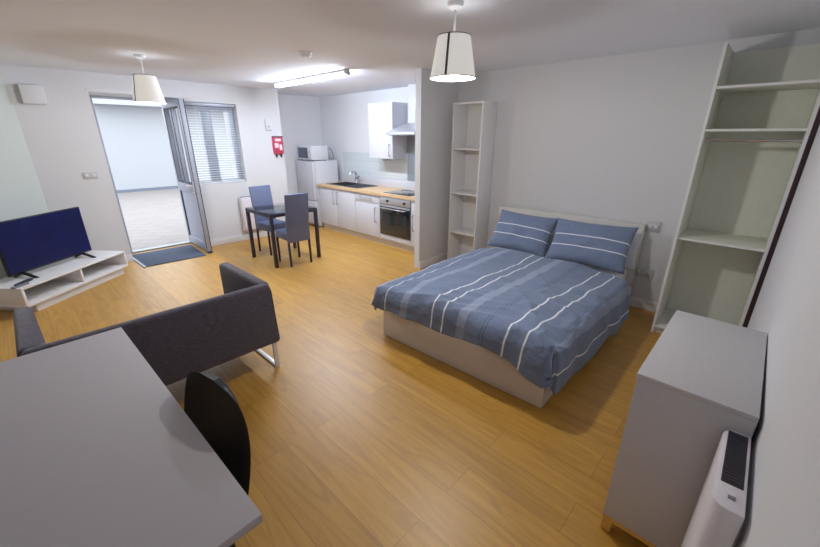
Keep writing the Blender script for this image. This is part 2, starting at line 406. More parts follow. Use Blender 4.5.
# ---- window
win = thing('window_1', 'grey framed two light window right of the door', 'window', kind='structure')
f = MB(); wy0, wy1 = 6.16, 6.23; mxc = 2.187
f.box(WX0, WX0+.025, wy0, wy1, WZ0, WZ1, bev=.003); f.box(WX1-.06, WX1, wy0, wy1, WZ0, WZ1, bev=.003)
f.box(WX0+.025, WX1-.06, wy0, wy1, WZ1-.10, WZ1, bev=.003); f.box(WX0+.025, WX1-.06, wy0, wy1, WZ0+.003, WZ0+.05, bev=.003)
f.box(mxc-.065, mxc+.065, wy0, wy1, WZ0+.05, WZ1-.10, bev=.003)
obj('window_frame', f, 'doorgrey', win)
g = MB(); g.box(WX0+.02, mxc-.055, 6.19, 6.196, WZ0+.045, WZ1-.095); g.box(mxc+.055, WX1-.055, 6.19, 6.196, WZ0+.045, WZ1-.095)
obj('pane', g, 'glass', win)
obj('window_sill', B(WX0+.012, WX1-.001, YD-.004, wy0, WZ0-.002, WZ0+.006, bev=.002), 'trim', win)

# one venetian blind across both lights
def blind(x0, x1, label):
    t = thing('venetian_blind', label, 'blind', ((x0+x1)/2, 6.095, WZ0+.012))
    h2 = (x1-x0)/2; top = WZ1-WZ0-.016
    obj('head_rail', B(-h2, h2, -.025, .025, top-.04, top, bev=.003), 'doorgrey', t)
    s = MB(); z = .03; n = 0
    while z < top-.05:
        s.box(-h2+.005, h2-.005, -.018, .018, -.001, .001, mtx=Matrix.Translation((0, 0, z)) @ Matrix.Rotation(math.radians(4), 4, 'X')); z += .034
    obj('slats', s, 'slat', t)
    obj('bottom_rail', B(-h2, h2, -.022, .022, 0, .018, bev=.003), 'trim', t)
    c = MB()
    for x in (-h2*.6, h2*.6): c.cyl((x, -.026, .01), (x, -.026, top-.03), .0016, n=6)
    obj('ladder_cord', c, 'cord', t)
    return t
blind(WX0+.035, WX1-.008, 'white slatted venetian blind hanging across the whole window')

# door mat
mt = thing('door_mat', 'blue-grey doormat with a pale edge on the floor at the open door', 'doormat', (0, 0, 0))
pts = [(.905, 6.36), (.925, 5.63), (1.665, 5.60), (1.70, 6.36)]
obj('pile', MB().prism(pts, 'z', 0, .012, bev=.003), 'mat', mt)
obj('edge_strip', MB().prism([(.888, 6.36), (.908, 5.60), (.94, 5.60), (.915, 6.36)], 'z', .0005, .0135, bev=.002), 'mattrim', mt)

# ------------------------------------------------------------------ wall fittings
tag(obj('alarm_box', B(-.095, .095, -.09, .0005, -.095, .095, bev=.012), 'wall', loc=(.395, YD, 2.02)), 'white box mounted high on the wall left of the door', 'alarm box')
sw = thing('light_switch', 'white double light switch on the wall left of the door', 'light switch', (.69, YD, 1.15))
obj('switch_plate', B(-.068, .068, -.012, 0, -.04, .04, bev=.004), 'socket', sw)
for x in (-.035, .035): obj('rocker', B(x-.014, x+.014, -.016, -.01, -.016, .016, bev=.002), 'trim', sw)
th = thing('wall_thermostat', 'small white box on the wall above the red fire blanket', 'thermostat', (3.06, YD, 1.78))
obj('housing', B(-.055, .055, -.03, 0, -.085, .085, bev=.014), 'wall', th); obj('dial', MB().cyl((0, -.03, -.03), (0, -.042, -.03), .022), 'socket', th)
def sock(label, z, y0, y1, zh, holes, yc=None):
    t = thing('wall_socket' if holes else 'dimmer_switch', label, 'socket' if holes else 'switch', (XW, (y0+y1)/2, z))
    h2 = (y1-y0)/2
    obj('face_plate', B(-.014, 0, -h2, h2, -zh, zh, bev=.004), 'socket', t)
    if holes:
        for s in (-1, 1):
            obj('rocker', B(-.018, -.012, s*h2*.35-.008, s*h2*.35+.008, zh*.2, zh*.75, bev=.002), 'trim', t)
            pm = MB()
            for dy, dz in ((0, -.002), (-.012, -.02), (.012, -.02)): pm.box(-.0155, -.013, s*h2*.55+dy-.003, s*h2*.55+dy+.003, dz-.005, dz+.005)
            obj('pin_holes', pm, 'gasket', t)
    else:
        for s in (-1, 1): obj('rocker', B(-.019, -.012, s*h2*.4-.012, s*h2*.4+.012, -.015, .015, bev=.002), 'trim', t)
sock('white switch plate on the wall just right of the headboard top', .825, .64, .75, .05, False)
sock('white double socket low on the wall between the bed and the wardrobe', .365, .605, .79, .043, True)
sd = thing('smoke_detector', 'round white smoke detector on the ceiling near the strip light', 'smoke detector', (2.068, 3.246, CZ))
obj('base_ring', MB().lathe([(.06, -.012), (.064, -.008), (.064, 0)]), 'trim', sd)
obj('sensor_cap', MB().lathe([(.02, -.045), (.042, -.04), (.05, -.028), (.053, -.012)]), 'trim', sd)
fb = thing('fire_blanket', 'red fire blanket pouch with two black pull tabs on the wall', 'fire blanket', (3.185, YD, 1.33))
obj('pouch', MB().prism([(-.085, .0), (.08, .0), (.09, .13), (.085, .275), (-.09, .275), (-.095, .13)], 'y', -.035, 0, bev=.008), 'red', fb)
lb = MB(); lb.box(-.05, .05, -.0365, -.034, .2, .24); lb.box(-.065, .0, -.0365, -.034, .1, .17); lb.box(.015, .06, -.0365, -.034, .06, .15)
obj('printed_panel', lb, 'whitelabel', fb)
obj('hanging_bar', B(-.09, .09, -.04, 0, .262, .28, bev=.004), 'gasket', fb)
for x in (-.045, .035): obj('pull_tab', B(x-.016, x+.016, -.028, -.02, -.05, .03, bev=.003), 'blackplastic', fb)

def heater(name, label, loc, rot, w, h, z0, d, grp):
    """slim panel heater: local x along the wall, back at y=0, front at y=-d"""
    t = thing(name, label, 'heater', loc, rot, group=grp)
    n = 8; pts = []
    for k in range(n+1):
        a = PI+ (PI/2)*k/n
        pts.append((-w/2+d*.45+d*.45*math.cos(a), -d+d*.45+d*.45*math.sin(a)))
    for k in range(n+1):
        a = 1.5*PI+(PI/2)*k/n
        pts.append((w/2-d*.45+d*.45*math.cos(a), -d+d*.45+d*.45*math.sin(a)))
    pts += [(w/2, -.012), (-w/2, -.012)]
    obj('casing', MB().prism(pts, 'z', z0, h, bev=.007), 'heater', t)
    gx0, gx1 = -w/2+.015, w/2-.095
    gr = MB(); gr.box(gx0, gx1, -d+.012, -.02, h-.002, h+.002, bev=.0018)
    g0 = obj('outlet_grille', gr, 'grille', t)
    s = MB(); x = gx0+.012
    while x < gx1-.005:
        s.box(x, x+.0035, -d+.014, -.022, h+.001, h+.004); x += .013
    obj('louvre', s, 'gasket', g0)
    cp = obj('control_panel', MB().cyl((w/2-.06, -d*.55, h), (w/2-.06, -d*.55, h+.003), .010), 'heater', t)
    obj('button', B(w/2-.052, w/2-.040, -d*.62, -d*.42, h, h+.004, bev=.0015), 'greyplastic', t)
    for x in (-w*.3, w*.3): obj('wall_bracket', B(x-.02, x+.02, -.0125, 0, z0+.08, h-.08), 'steel', t)
    return t
heater('panel_heater', 'white slim heater with a dark top grille beside the chest of drawers', (1.213, yr(1.213)+.001, 0), PI+.0128, .36, .728, .20, .08, 'slim panel heaters')
heater('panel_heater', 'white slim heater on the wall under the window behind the dining chairs', (2.60, YD, 0), 0, .38, .70, .17, .085, 'slim panel heaters')

# ------------------------------------------------------------------ lamps
def pendant(label, x, y, ztop, zbot):
    t = thing('pendant_lamp', label, 'pendant lamp', (x, y, CZ), group='pendant lamps')
    a, b = ztop-CZ, zbot-CZ
    obj('ceiling_rose', MB().lathe([(.02, -.035), (.042, -.022), (.047, 0)]), 'trim', t)
    obj('flex', MB().cyl((0, 0, a-.02), (0, 0, -.02), .006, n=10), 'cord', t)
    obj('lamp_holder', MB().cyl((0, 0, a-.06), (0, 0, a+.012), .017), 'trim', t)
    r0, r1 = .093, .132
    sh = MB().lathe([(r1, b), (r0, a), (r0-.003, a), (r1-.003, b), (r1, b)], n=120, cap=False)
    so = obj('lamp_shade', sh, 'shadefab', t)
    for r, z in ((r0, a), (r1, b)):
        obj('shade_ring', MB().tube([(r*math.cos(k*2*PI/120), r*math.sin(k*2*PI/120), z) for k in range(120)], .0026, 8, True), 'shadeseam', so)
    al = math.radians(200); ca, sa = math.cos(al), math.sin(al); tx, ty = -sa*.007, ca*.007
    s = bmesh.new()
    V = [s.verts.new(p) for p in ((r0*1.004*ca+tx+.001*ca, r0*1.004*sa+ty, a), (r0*1.004*ca-tx, r0*1.004*sa-ty, a), (r1*1.004*ca-tx, r1*1.004*sa-ty, b), (r1*1.004*ca+tx, r1*1.004*sa+ty, b))]
    s.faces.new(V); bmesh.ops.solidify(s, geom=s.faces[:], thickness=-.0012)
    q = MB(); q._merge(s); obj('shade_seam', q, 'shadeseam', so)
    arms = MB()
    for k in range(3):
        e = k*2*PI/3; arms.cyl((0, 0, a), (r0*math.cos(e), r0*math.sin(e), a), .0018, n=6)
    obj('shade_spider', arms, 'trim', so)
    obj('diffuser', MB().lathe([(.001, b+.003), (r1-.0075, b+.003), (r1-.0075, b+.006), (.001, b+.006)], n=120), 'diffuser', t)
    return t
pendant('white tapered pendant lamp hanging over the foot of the bed', 1.942, 1.503, 2.138, 1.926)
pendant('white tapered pendant lamp hanging in front of the open door', 1.10, 4.47, 2.13, 1.90)
st = thing('ceiling_strip_light', 'long lit fluorescent strip light on the kitchen side of the ceiling', 'strip light', (2.85, 4.48, CZ+.0005))
obj('housing', B(-.03, .03, -.81, .81, -.03, 0, bev=.004), 'trim', st)
obj('tube', B(-.024, .024, -.79, .74, -.064, -.028, bev=.014, seg=3), 'tube', st)
for y in (-.80, .79): obj('end_cap', B(-.028, .028, y-.025, y+.025, -.058, -.004, bev=.004), 'socket', st)

# ------------------------------------------------------------------ television corner (local x along the front, y = back)
O = Vector((0.283, 5.171, 0))       # middle of the stand front
tvs = thing('tv_stand', 'low white television stand with two open bays on a recessed plinth', 'tv stand', O, a40)
Lh, D = .612, .46
obj('top', B(-Lh, Lh, -.002, D, .255, .275, bev=.0015), 'white', tvs)
obj('bottom_board', B(-Lh, Lh, 0, D, .08, .105, bev=.0015), 'white', tvs)
for x0, x1 in ((-Lh, -Lh+.025), (Lh-.02, Lh)): obj('side_panel', B(x0, x1, 0, D, .105, .255, bev=.0015), 'white', tvs)
obj('divider', B(.0, .022, .01, D-.02, .105, .255, bev=.0015), 'white', tvs)
obj('back_panel', B(-Lh+.025, Lh-.02, D-.02, D-.008, .105, .255), 'shade_board', tvs)
obj('plinth', B(-Lh+.10, Lh-.05, .03, D-.02, 0, .08), 'offwhite', tvs)
tv = thing('television', 'black flat screen television on the low white stand', 'television', O+Vector((-math.sin(a40), math.cos(a40), 0))*.255+Vector((0, 0, .275)), a40)
sx0, sx1, sz0, sz1 = -.46, .45, .05, .57
obj('casing', MB().box(sx0, sx1, 0, .028, sz0, sz1, bev=.004).box(sx0+.15, sx1-.15, .02, .065, sz0+.03, sz1-.2, bev=.01), 'tvblack', tv)
obj('screen', B(sx0+.011, sx1-.011, -.002, .004, sz0+.02, sz1-.011), 'screen', tv)
for x, s in ((-.33, -1), (.335, 1)):
    ft = MB()
    ft.prism([(-.135, 0), (-.125, .009), (.012, sz0+.012), (.022, sz0+.012), (.12, .009), (.125, 0), (.10, 0), (.017, sz0-.012), (-.10, 0)], 'x', x-.012, x+.012, bev=.002)
    obj('foot', ft, 'tvblack', tv)
rm = thing('remote_control', 'black remote control lying on the stand by the left foot of the television', 'remote control', O+Vector((-.43, -.20, .275)), a40+math.radians(10))
obj('handset', B(-.095, .075, -.022, .022, 0, .018, bev=.007), 'blackplastic', rm)
kb = MB()
for i in range(6):
    for j in (-1, 0, 1): kb.box(-.07+i*.021, -.06+i*.021, j*.012-.004, j*.012+.004, .017, .0195)
obj('keypad', kb, 'gasket', rm)
rm2 = thing('remote_control', 'pale grey handset lying on the stand at its left end', 'remote control', O+Vector((-.465, -.30, .275)), a40-math.radians(2))
obj('handset', B(-.07, .07, -.022, .022, 0, .014, bev=.006), 'greyplastic', rm2)

# ------------------------------------------------------------------ sofa
sf = thing('sofa', 'charcoal fabric two seat sofa with chrome sled legs seen from behind', 'sofa', (.44, 2.30, 0))
hw, dp = .625, .765
back = MB().prism([(-hw-.012, .20), (-hw+.012, .655), (hw-.018, .655), (hw+.01, .20)], 'y', 0, .085, bev=.032, seg=4)
obj('backrest', back, 'sofa', sf)
for s in (-1, 1):
    x0, x1 = (s*hw, s*(hw-.085)) if s < 0 else (s*(hw-.085), s*hw)
    arm = MB().prism([(.05, .20), (.05, .655), (.12, .655), (dp, .645), (dp, .20)], 'x', x0, x1, bev=.028, seg=4)
    obj('armrest', arm, 'sofa', sf)
obj('seat', MB().box(-hw+.07, hw-.07, .07, dp-.01, .20, .37, bev=.03, seg=3), 'sofa', sf)
for x in (-hw-.001, hw+.001): obj('seam_piping', MB().tube([(x*.985, .004, .23), (x*.962, .004, .60), (x*.957, .014, .632)], .004, 6), 'sofa', sf)
for s in (-1, 1):
    x = s*.585
    lg = MB(); ww = .016; th_ = .006
    lg.box(x-ww, x+ww, .018, .034, .012, .205, bev=.002); lg.box(x-ww, x+ww, .018, .70, .0, .014, bev=.002); lg.box(x-ww, x+ww, .684, .70, .012, .205, bev=.002)
    obj('leg', lg, 'satin', sf)

# ------------------------------------------------------------------ desk and shell chair
dk = thing('desk', 'large grey topped desk in the near left corner', 'desk', (-.352, 1.388, 0), math.radians(1.16))
obj('tabletop', B(-.55, .558, -.697, .697, .714, .74, bev=.0025), 'greytop', dk)
for x in (-.50, .42):
    for y in (-.64, .64): obj('leg', B(x-.025, x+.025, y-.025, y+.025, 0, .70, bev=.003), 'white', dk)
apr = MB(); apr.box(-.48, .40, -.65, -.63, .66, .714); apr.box(-.48, .40, .63, .65, .66, .714); apr.box(-.51, -.49, -.62, .62, .66, .714); apr.box(.41, .43, -.62, .62, .66, .714)
obj('apron', apr, 'white', dk)

ch = thing('shell_chair', 'black moulded plastic shell chair tucked under the grey desk', 'chair', (.098, 1.155, 0), PI/2+math.radians(7))
PR = [(.22, .425), (.20, .445), (.12, .44), (.0, .43), (-.10, .435), (-.155, .46), (-.185, .52), (-.20, .59), (-.215, .69), (-.225, .785), (-.228, .84)]
def interp(t):
    f_ = t*(len(PR)-1); i = min(int(f_), len(PR)-2); k = f_-i
    p = [PR[max(i-1, 0)], PR[i], PR[i+1], PR[min(i+2, len(PR)-1)]]
    def cr(a, b, c, d): return .5*((2*b)+(-a+c)*k+(2*a-5*b+4*c-d)*k*k+(-a+3*b-3*c+d)*k**3)
    return cr(*[q[0] for q in p]), cr(*[q[1] for q in p])
def shell(u, v):
    y, z = interp(u); c = 2*v-1
    if u < .5: wd = .205+.02*math.sin(u*PI)
    else:
        tt = (u-.5)/.5; wd = .222*(1-tt**3.2*.0)*math.sqrt(max(0, 1-max(0, (tt-.42)/.58)**2.9))+.001
    if u < .08: wd *= .8+.2*(u/.08)**.5
    x = wd*c
    lift = .05*abs(c)**2.4
    if u < .5: z += lift*(.35+u)
    else: y += lift*(1.1-.6*(u-.5)/.5)
    return (x, y, z)
obj('shell', MB().grid(shell, 48, 24, .007), 'blackplastic', ch)
for sx in (-1, 1):
    for y0, y1 in ((.12, .17), (-.1, -.10)):
        obj('leg', MB().cyl((sx*.11, y0, .42), (sx*.15, y1, 0), .013, .010), 'blackmetal', ch)
obj('seat_mount', MB().box(-.12, .12, -.12, .14, .405, .42, bev=.004), 'blackmetal', ch)

# ------------------------------------------------------------------ dining set
dt = thing('dining_table', 'small square glass topped dining table on black legs', 'dining table', (2.43, 4.715, 0))
hx, hy = .34, .345
obj('glass_top', B(-hx, hx, -hy, hy, .692, .702, bev=.002), 'tableglass', dt)
rl = MB()
for s in (-1, 1):
    rl.box(-hx, hx, s*(hy-.02)-.02, s*(hy-.02)+.02, .652, .691, bev=.002); rl.box(s*(hx-.02)-.02, s*(hx-.02)+.02, -hy+.04, hy-.04, .652, .691, bev=.002)
obj('top_rail', rl, 'darkleg', dt)
for sx in (-1, 1):
    for sy in (-1, 1): obj('leg', B(sx*(hx-.02)-.02, sx*(hx-.02)+.02, sy*(hy-.02)-.02, sy*(hy-.02)+.02, 0, .653, bev=.002), 'darkleg', dt)
def dining_chair(label, loc, rot):
    """faces local +y"""
    t = thing('dining_chair', label, 'dining chair', loc, rot, group='dining chairs')
    hw = .158
    pts = [(-.155, .32), (-.155, .50), (-.175, .68), (-.205, .935), (-.178, .94), (-.145, .69), (-.118, .50), (-.118, .32)]
    obj('backrest', MB().prism(pts, 'x', -hw, hw, bev=.008, seg=3), 'leather', t)
    obj('seat', B(-hw, hw, -.12, .20, .345, .445, bev=.014, seg=3), 'leather', t)
    for sx in (-1, 1):
        obj('leg', MB().prism([(-.15, .33), (-.125, .33), (-.135, 0), (-.155, 0)], 'x', sx*.145-.012, sx*.145+.012, bev=.002), 'darkleg', t)
        obj('leg', MB().prism([(.165, .35), (.19, .35), (.19, 0), (.17, 0)], 'x', sx*.145-.012, sx*.145+.012, bev=.002), 'darkleg', t)
    return t
cb = dining_chair('grey high back dining chair on the near side of the glass table', (2.405, 4.415, 0), math.radians(-2))
dup(cb, (2.455, 5.13, 0), math.radians(182), 'grey high back dining chair on the window side of the glass table')

# ------------------------------------------------------------------ kitchen
XF = 3.80
KZ = .772
def handle_v(y, z0, z1, parent, x=XF):
    h = MB(); h.tube([(x+.004, y, z0+.012), (x-.026, y, z0+.006), (x-.03, y, z0+.03), (x-.03, y, z1-.03), (x-.026, y, z1-.006), (x+.004, y, z1-.012)], .006, 8)
    return obj('handle', h, 'pull', parent)
def handle_h(y0, y1, z, parent, x=XF):
    h = MB(); h.tube([(x+.004, y0+.01, z), (x-.026, y0+.004, z), (x-.03, y0+.03, z), (x-.03, y1-.03, z), (x-.026, y1-.004, z), (x+.004, y1-.01, z)], .006, 8)
    return obj('handle', h, 'pull', parent)
def carcass(y0, y1, t, top=KZ):
    c = MB(); c.box(XF+.022, XK-.002, y0, y0+.018, .10, top); c.box(XF+.022, XK-.002, y1-.018, y1, .10, top)
    c.box(XF+.022, XK-.002, y0+.018, y1-.018, .10, .118); c.box(XK-.012, XK-.002, y0+.018, y1-.018, .118, top)
    return obj('carcass', c, 'kitwhite', t)
u1 = thing('base_cabinet', 'white double door base cabinet under the sink', 'cabinet', group='kitchen base cabinets')
carcass(4.862, 5.88, u1)
for y0, y1, hy_ in ((4.865, 5.37, 5.325), (5.374, 5.877, 5.425)):
    d = obj('door', B(XF, XF+.02, y0, y1, .105, KZ-.006, bev=.003), 'kitwhite', u1); handle_v(hy_, .49, .72, d)
u2 = thing('base_cabinet', 'white base cabinet with a top drawer left of the oven', 'cabinet', group='kitchen base cabinets')
carcass(4.262, 4.858, u2)
d = obj('drawer', B(XF, XF+.02, 4.265, 4.856, .625, KZ-.006, bev=.003), 'kitwhite', u2); handle_h(4.43, 4.72, .71, d)
d = obj('door', B(XF, XF+.02, 4.265, 4.856, .105, .621, bev=.003), 'kitwhite', u2); handle_v(4.345, .34, .58, d)
u3 = thing('oven_housing', 'white cabinet housing that surrounds the built in oven', 'cabinet', group='kitchen base cabinets')
c = MB(); c.box(XF+.002, XK-.002, 3.585, 3.60, .105, KZ); c.box(XF+.002, XK-.002, 4.242, 4.258, .105, KZ); c.box(XF+.002, XK-.05, 3.60, 4.242, .105, .122)
obj('carcass', c, 'kitwhite', u3)
obj('lower_panel', B(XF, XF+.02, 3.60, 4.242, .122, .185, bev=.002), 'kitwhite', u3)
ov = thing('oven', 'built in single oven with black glass door and steel control panel', 'oven', (0, 0, 0))
obj('body', B(XF+.03, XK-.08, 3.615, 4.23, .195, .755), 'steel', ov)
pn = obj('control_panel', B(XF-.012, XF+.03, 3.605, 4.238, .655, .765, bev=.003), 'steel', ov)
for y in (3.71, 4.06):
    obj('knob', MB().cyl((XF-.012, y, .708), (XF-.036, y, .708), .019, .016), 'blackplastic', pn)
dr = obj('oven_door', B(XF-.014, XF+.03, 3.605, 4.238, .19, .650, bev=.003), 'ovenglass', ov)
obj('door_trim', B(XF-.016, XF-.012, 3.607, 4.236, .62, .648), 'steel', dr)
h = MB(); h.tube([(XF-.05, 3.67, .60), (XF-.05, 4.17, .60)], .010, 10)
for y in (3.69, 4.15): h.cyl((XF-.05, y, .60), (XF-.012, y, .60), .007)
obj('handle', h, 'chrome', dr)
iw = MB(); iw.box(XF-.0155, XF-.0138, 3.67, 4.17, .25, .54)
obj('inner_window', iw, 'hob', dr)
u4 = thing('base_cabinet', 'white base cabinet right of the oven, half behind the stub wall', 'cabinet', group='kitchen base cabinets')
carcass(3.12, 3.582, u4)
d = obj('door', B(XF, XF+.02, 3.123, 3.58, .105, KZ-.006, bev=.003), 'kitwhite', u4); handle_v(3.535, .33, .58, d)
tag(obj('plinth_board', B(XF+.045, XF+.062, 3.12, 5.88, 0, .10), 'plinth'), 'beige plinth board along the floor under the kitchen cabinets', 'plinth')
# worktop with a cut-out for the sink bowl
wt = MB(); sx0_, sx1_, sy0_, sy1_ = 3.90, 4.28, 5.22, 5.70
wt.box(3.772, sx0_, 3.117, 5.89, KZ, .81); wt.box(sx1_, XK-.001, 3.117, 5.89, KZ, .81)
wt.box(sx0_, sx1_, 3.117, sy0_, KZ, .81); wt.box(sx0_, sx1_, sy1_, 5.89, KZ, .81)
tag(obj('worktop', wt, 'beech'), 'beech block worktop along the kitchen wall', 'worktop')
tag(obj('worktop_upstand', B(XK-.022, XK-.001, 3.117, 5.89, .81, .94, bev=.002), 'kitwhite'), 'white upstand along the back of the worktop', 'upstand')
sb = MB(); sb.box(XK-.012, XK-.001, 3.117, 5.90, .942, 1.345)
tag(obj('tiled_splashback', sb, 'tile'), 'pale grey tiled splashback over the worktop', 'splashback')
tag(obj('hood_splashback', B(XK-.018, XK-.0125, 3.66, 4.225, .942, 1.62), 'hoodpanel'), 'grey steel splashback panel between the hob and the hood', 'splashback')
sk_ = thing('kitchen_sink', 'dark composite sink with drainer let into the worktop', 'sink', (0, 0, 0))
rim = MB(); rim.box(3.865, 3.91, 4.86, 5.74, .8105, .818, bev=.002); rim.box(4.27, 4.325, 4.86, 5.74, .8105, .818, bev=.002)
rim.box(3.905, 4.275, 5.69, 5.74, .8105, .818, bev=.002); rim.box(3.905, 4.275, 5.19, 5.23, .8105, .818, bev=.002); rim.box(3.905, 4.275, 4.86, 4.90, .8105, .818, bev=.002)
obj('rim', rim, 'sink', sk_)
bw = MB(); bw.box(3.91, 4.27, 5.23, 5.69, .66, .668); bw.box(3.905, 3.912, 5.23, 5.69, .66, .815); bw.box(4.268, 4.275, 5.23, 5.69, .66, .815); bw.box(3.91, 4.27, 5.225, 5.232, .66, .815); bw.box(3.91, 4.27, 5.688, 5.695, .66, .815)
bo = obj('bowl', bw, 'sink', sk_)
obj('waste', MB().cyl((4.09, 5.46, .667), (4.09, 5.46, .672), .04), 'chrome', bo)
dn = MB(); dn.box(3.905, 4.275, 4.895, 5.195, .8105, .813)
for k in range(9): dn.box(3.93, 4.25, 4.92+k*.03, 4.932+k*.03, .812, .8165, bev=.001)
obj('drainer', dn, 'sink', sk_)
fa = thing('kitchen_tap', 'chrome mixer tap standing at the back of the dark sink', 'tap', (4.30, 5.42, .8185))
obj('base', MB().lathe([(.032, 0), (.032, .01), (.027, .02), (.025, .09), (.027, .11)]), 'chrome', fa)
obj('spout', MB().tube([(0, 0, .09), (0, 0, .15), (-.012, .0, .185), (-.04, .0, .205), (-.09, .01, .20), (-.13, .02, .165), (-.14, .022, .14)], .015, 12), 'chrome', fa)
obj('lever', MB().tube([(0, -.015, .085), (.0, -.05, .10), (0, -.085, .13)], .011, 8), 'chrome', fa)
hb = thing('hob', 'flat dark glass hob in the worktop above the oven', 'hob', (0, 0, 0))
obj('glass', B(3.85, 4.33, 3.67, 4.215, .81, .816, bev=.002), 'hob', hb)
for x, y, r in ((3.97, 3.82, .09), (3.97, 4.07, .07), (4.2, 3.82, .07), (4.2, 4.07, .09)):
    obj('cooking_ring', MB().tube([(x+r*math.cos(k*2*PI/36), y+r*math.sin(k*2*PI/36), .8158) for k in range(36)], .0012, 6, True), 'greyplastic', hb)
wc = thing('wall_cabinet', 'white wall cabinet hung left of the cooker hood', 'cabinet', (0, 0, 0))
c = MB(); c.box(4.102, XK-.002, 4.245, 4.263, 1.285, 2.08); c.box(4.102, XK-.002, 4.765, 4.783, 1.285, 2.08); c.box(4.102, XK-.002, 4.263, 4.765, 1.285, 1.303); c.box(4.102, XK-.002, 4.263, 4.765, 2.062, 2.08); c.box(XK-.012, XK-.002, 4.263, 4.765, 1.303, 2.062)
obj('carcass', c, 'kitwhite', wc)
d = obj('door', B(4.08, 4.10, 4.246, 4.782, 1.287, 2.078, bev=.004), 'kitwhite', wc); handle_v(4.30, 1.32, 1.50, d, 4.08)
hd = thing('cooker_hood', 'steel cooker hood with a white chimney above the hob', 'cooker hood', (0, 0, 0))
obj('canopy_lip', B(3.93, XK-.003, 3.665, 4.235, 1.625, 1.66, bev=.003), 'steel', hd)
cn = bmesh.new()
lo = [cn.verts.new(p) for p in ((3.935, 3.67, 1.66), (XK-.003, 3.67, 1.66), (XK-.003, 4.23, 1.66), (3.935, 4.23, 1.66))]
hi = [cn.verts.new(p) for p in ((4.17, 3.83, 1.79), (XK-.003, 3.83, 1.79), (XK-.003, 4.05, 1.79), (4.17, 4.05, 1.79))]
cn.faces.new(lo[::-1]); cn.faces.new(hi)
for i in range(4): cn.faces.new((lo[i], lo[(i+1) % 4], hi[(i+1) % 4], hi[i]))
q = MB(); q._merge(cn); obj('canopy', q, 'steel', hd)
obj('chimney', B(4.20, XK-.003, 3.845, 4.035, 1.79, 2.298, bev=.003), 'kitwhite', hd)
obj('filter', B(3.96, XK-.03, 3.70, 4.20, 1.619, 1.626), 'greyplastic', hd)
# fridge and microwave
fg = thing('fridge', 'white undercounter style fridge freezer at the end of the worktop', 'fridge', (3.74, 5.925, 0))
obj('body', B(.05, .53, 0, .575, .02, 1.195, bev=.006), 'kitwhite', fg)
d = obj('door', B(0, .047, .002, .573, .50, 1.19, bev=.012, seg=3), 'kitwhite', fg)
obj('handle', MB().box(-.012, .004, .03, .06, .56, .80, bev=.005), 'socket', d)
d = obj('freezer_door', B(0, .047, .002, .573, .06, .49, bev=.012, seg=3), 'kitwhite', fg)
obj('handle', MB().box(-.012, .004, .03, .06, .30, .46, bev=.005), 'socket', d)
for x in (.08, .48):
    for y in (.06, .51): obj('foot', MB().cyl((x, y, 0), (x, y, .022), .02), 'blackplastic', fg)
mw = thing('microwave', 'white microwave oven standing on top of the fridge', 'microwave', (3.75, 5.95, 1.195))
obj('casing', B(.012, .345, 0, .455, .014, .255, bev=.006), 'kitwhite', mw)
d = obj('door', B(-.006, .013, .085, .453, .018, .251, bev=.005), 'kitwhite', mw)
obj('window', B(-.0085, -.005, .11, .42, .045, .225, bev=.001), 'winscreen', d)
cpn = obj('control_panel', B(-.006, .013, .002, .082, .018, .251, bev=.005), 'kitwhite', mw)
for z in (.07, .15): obj('knob', MB().cyl((-.006, .042, z), (-.022, .042, z), .02, .017), 'socket', cpn)
for x in (.05, .31):
    for y in (.05, .40): obj('foot', MB().cyl((x, y, 0), (x, y, .016), .014), 'blackplastic', mw)
obj('power_cord', MB().tube([(.345, .03, .20), (.40, .02, .215), (.44, .0, .15), (.455, -.002, .06), (.46, .0, .02)], .005, 8), 'gasket', mw)

# ------------------------------------------------------------------ bed (local x from foot to head, y across)
BR = math.radians(2.0)
bed = thing('bed', 'double bed with an off-white panel frame and headboard', 'bed', (1.91, 1.408, 0), BR)
obj('foot_panel', B(0, .022, -.705, .695, 0.005, .27, bev=.002), 'bedfoil', bed)
for s in (-1, 1): obj('side_rail', B(.022, 2.0, s*.695-.011, s*.695+.011, .005, .27, bev=.002), 'bedfoil', bed)
obj('headboard', B(2.0, 2.07, -.728, .765, .005, .84, bev=.003), 'offwhite', bed)
sl = MB()
for k in range(12): sl.box(.06+k*.16, .13+k*.16, -.68, .68, .20, .218)
obj('slat_base', sl, 'birch', bed)
mtm = Matrix.Translation((1.91, 1.408, 0)) @ Matrix.Rotation(BR, 4, 'Z')
ms = thing('mattress', 'white mattress under the striped duvet', 'mattress', (1.91, 1.408, 0), BR)
obj('body', B(.03, 1.985, -.68, .68, .22, .415, bev=.04, seg=4), 'mattress', ms)

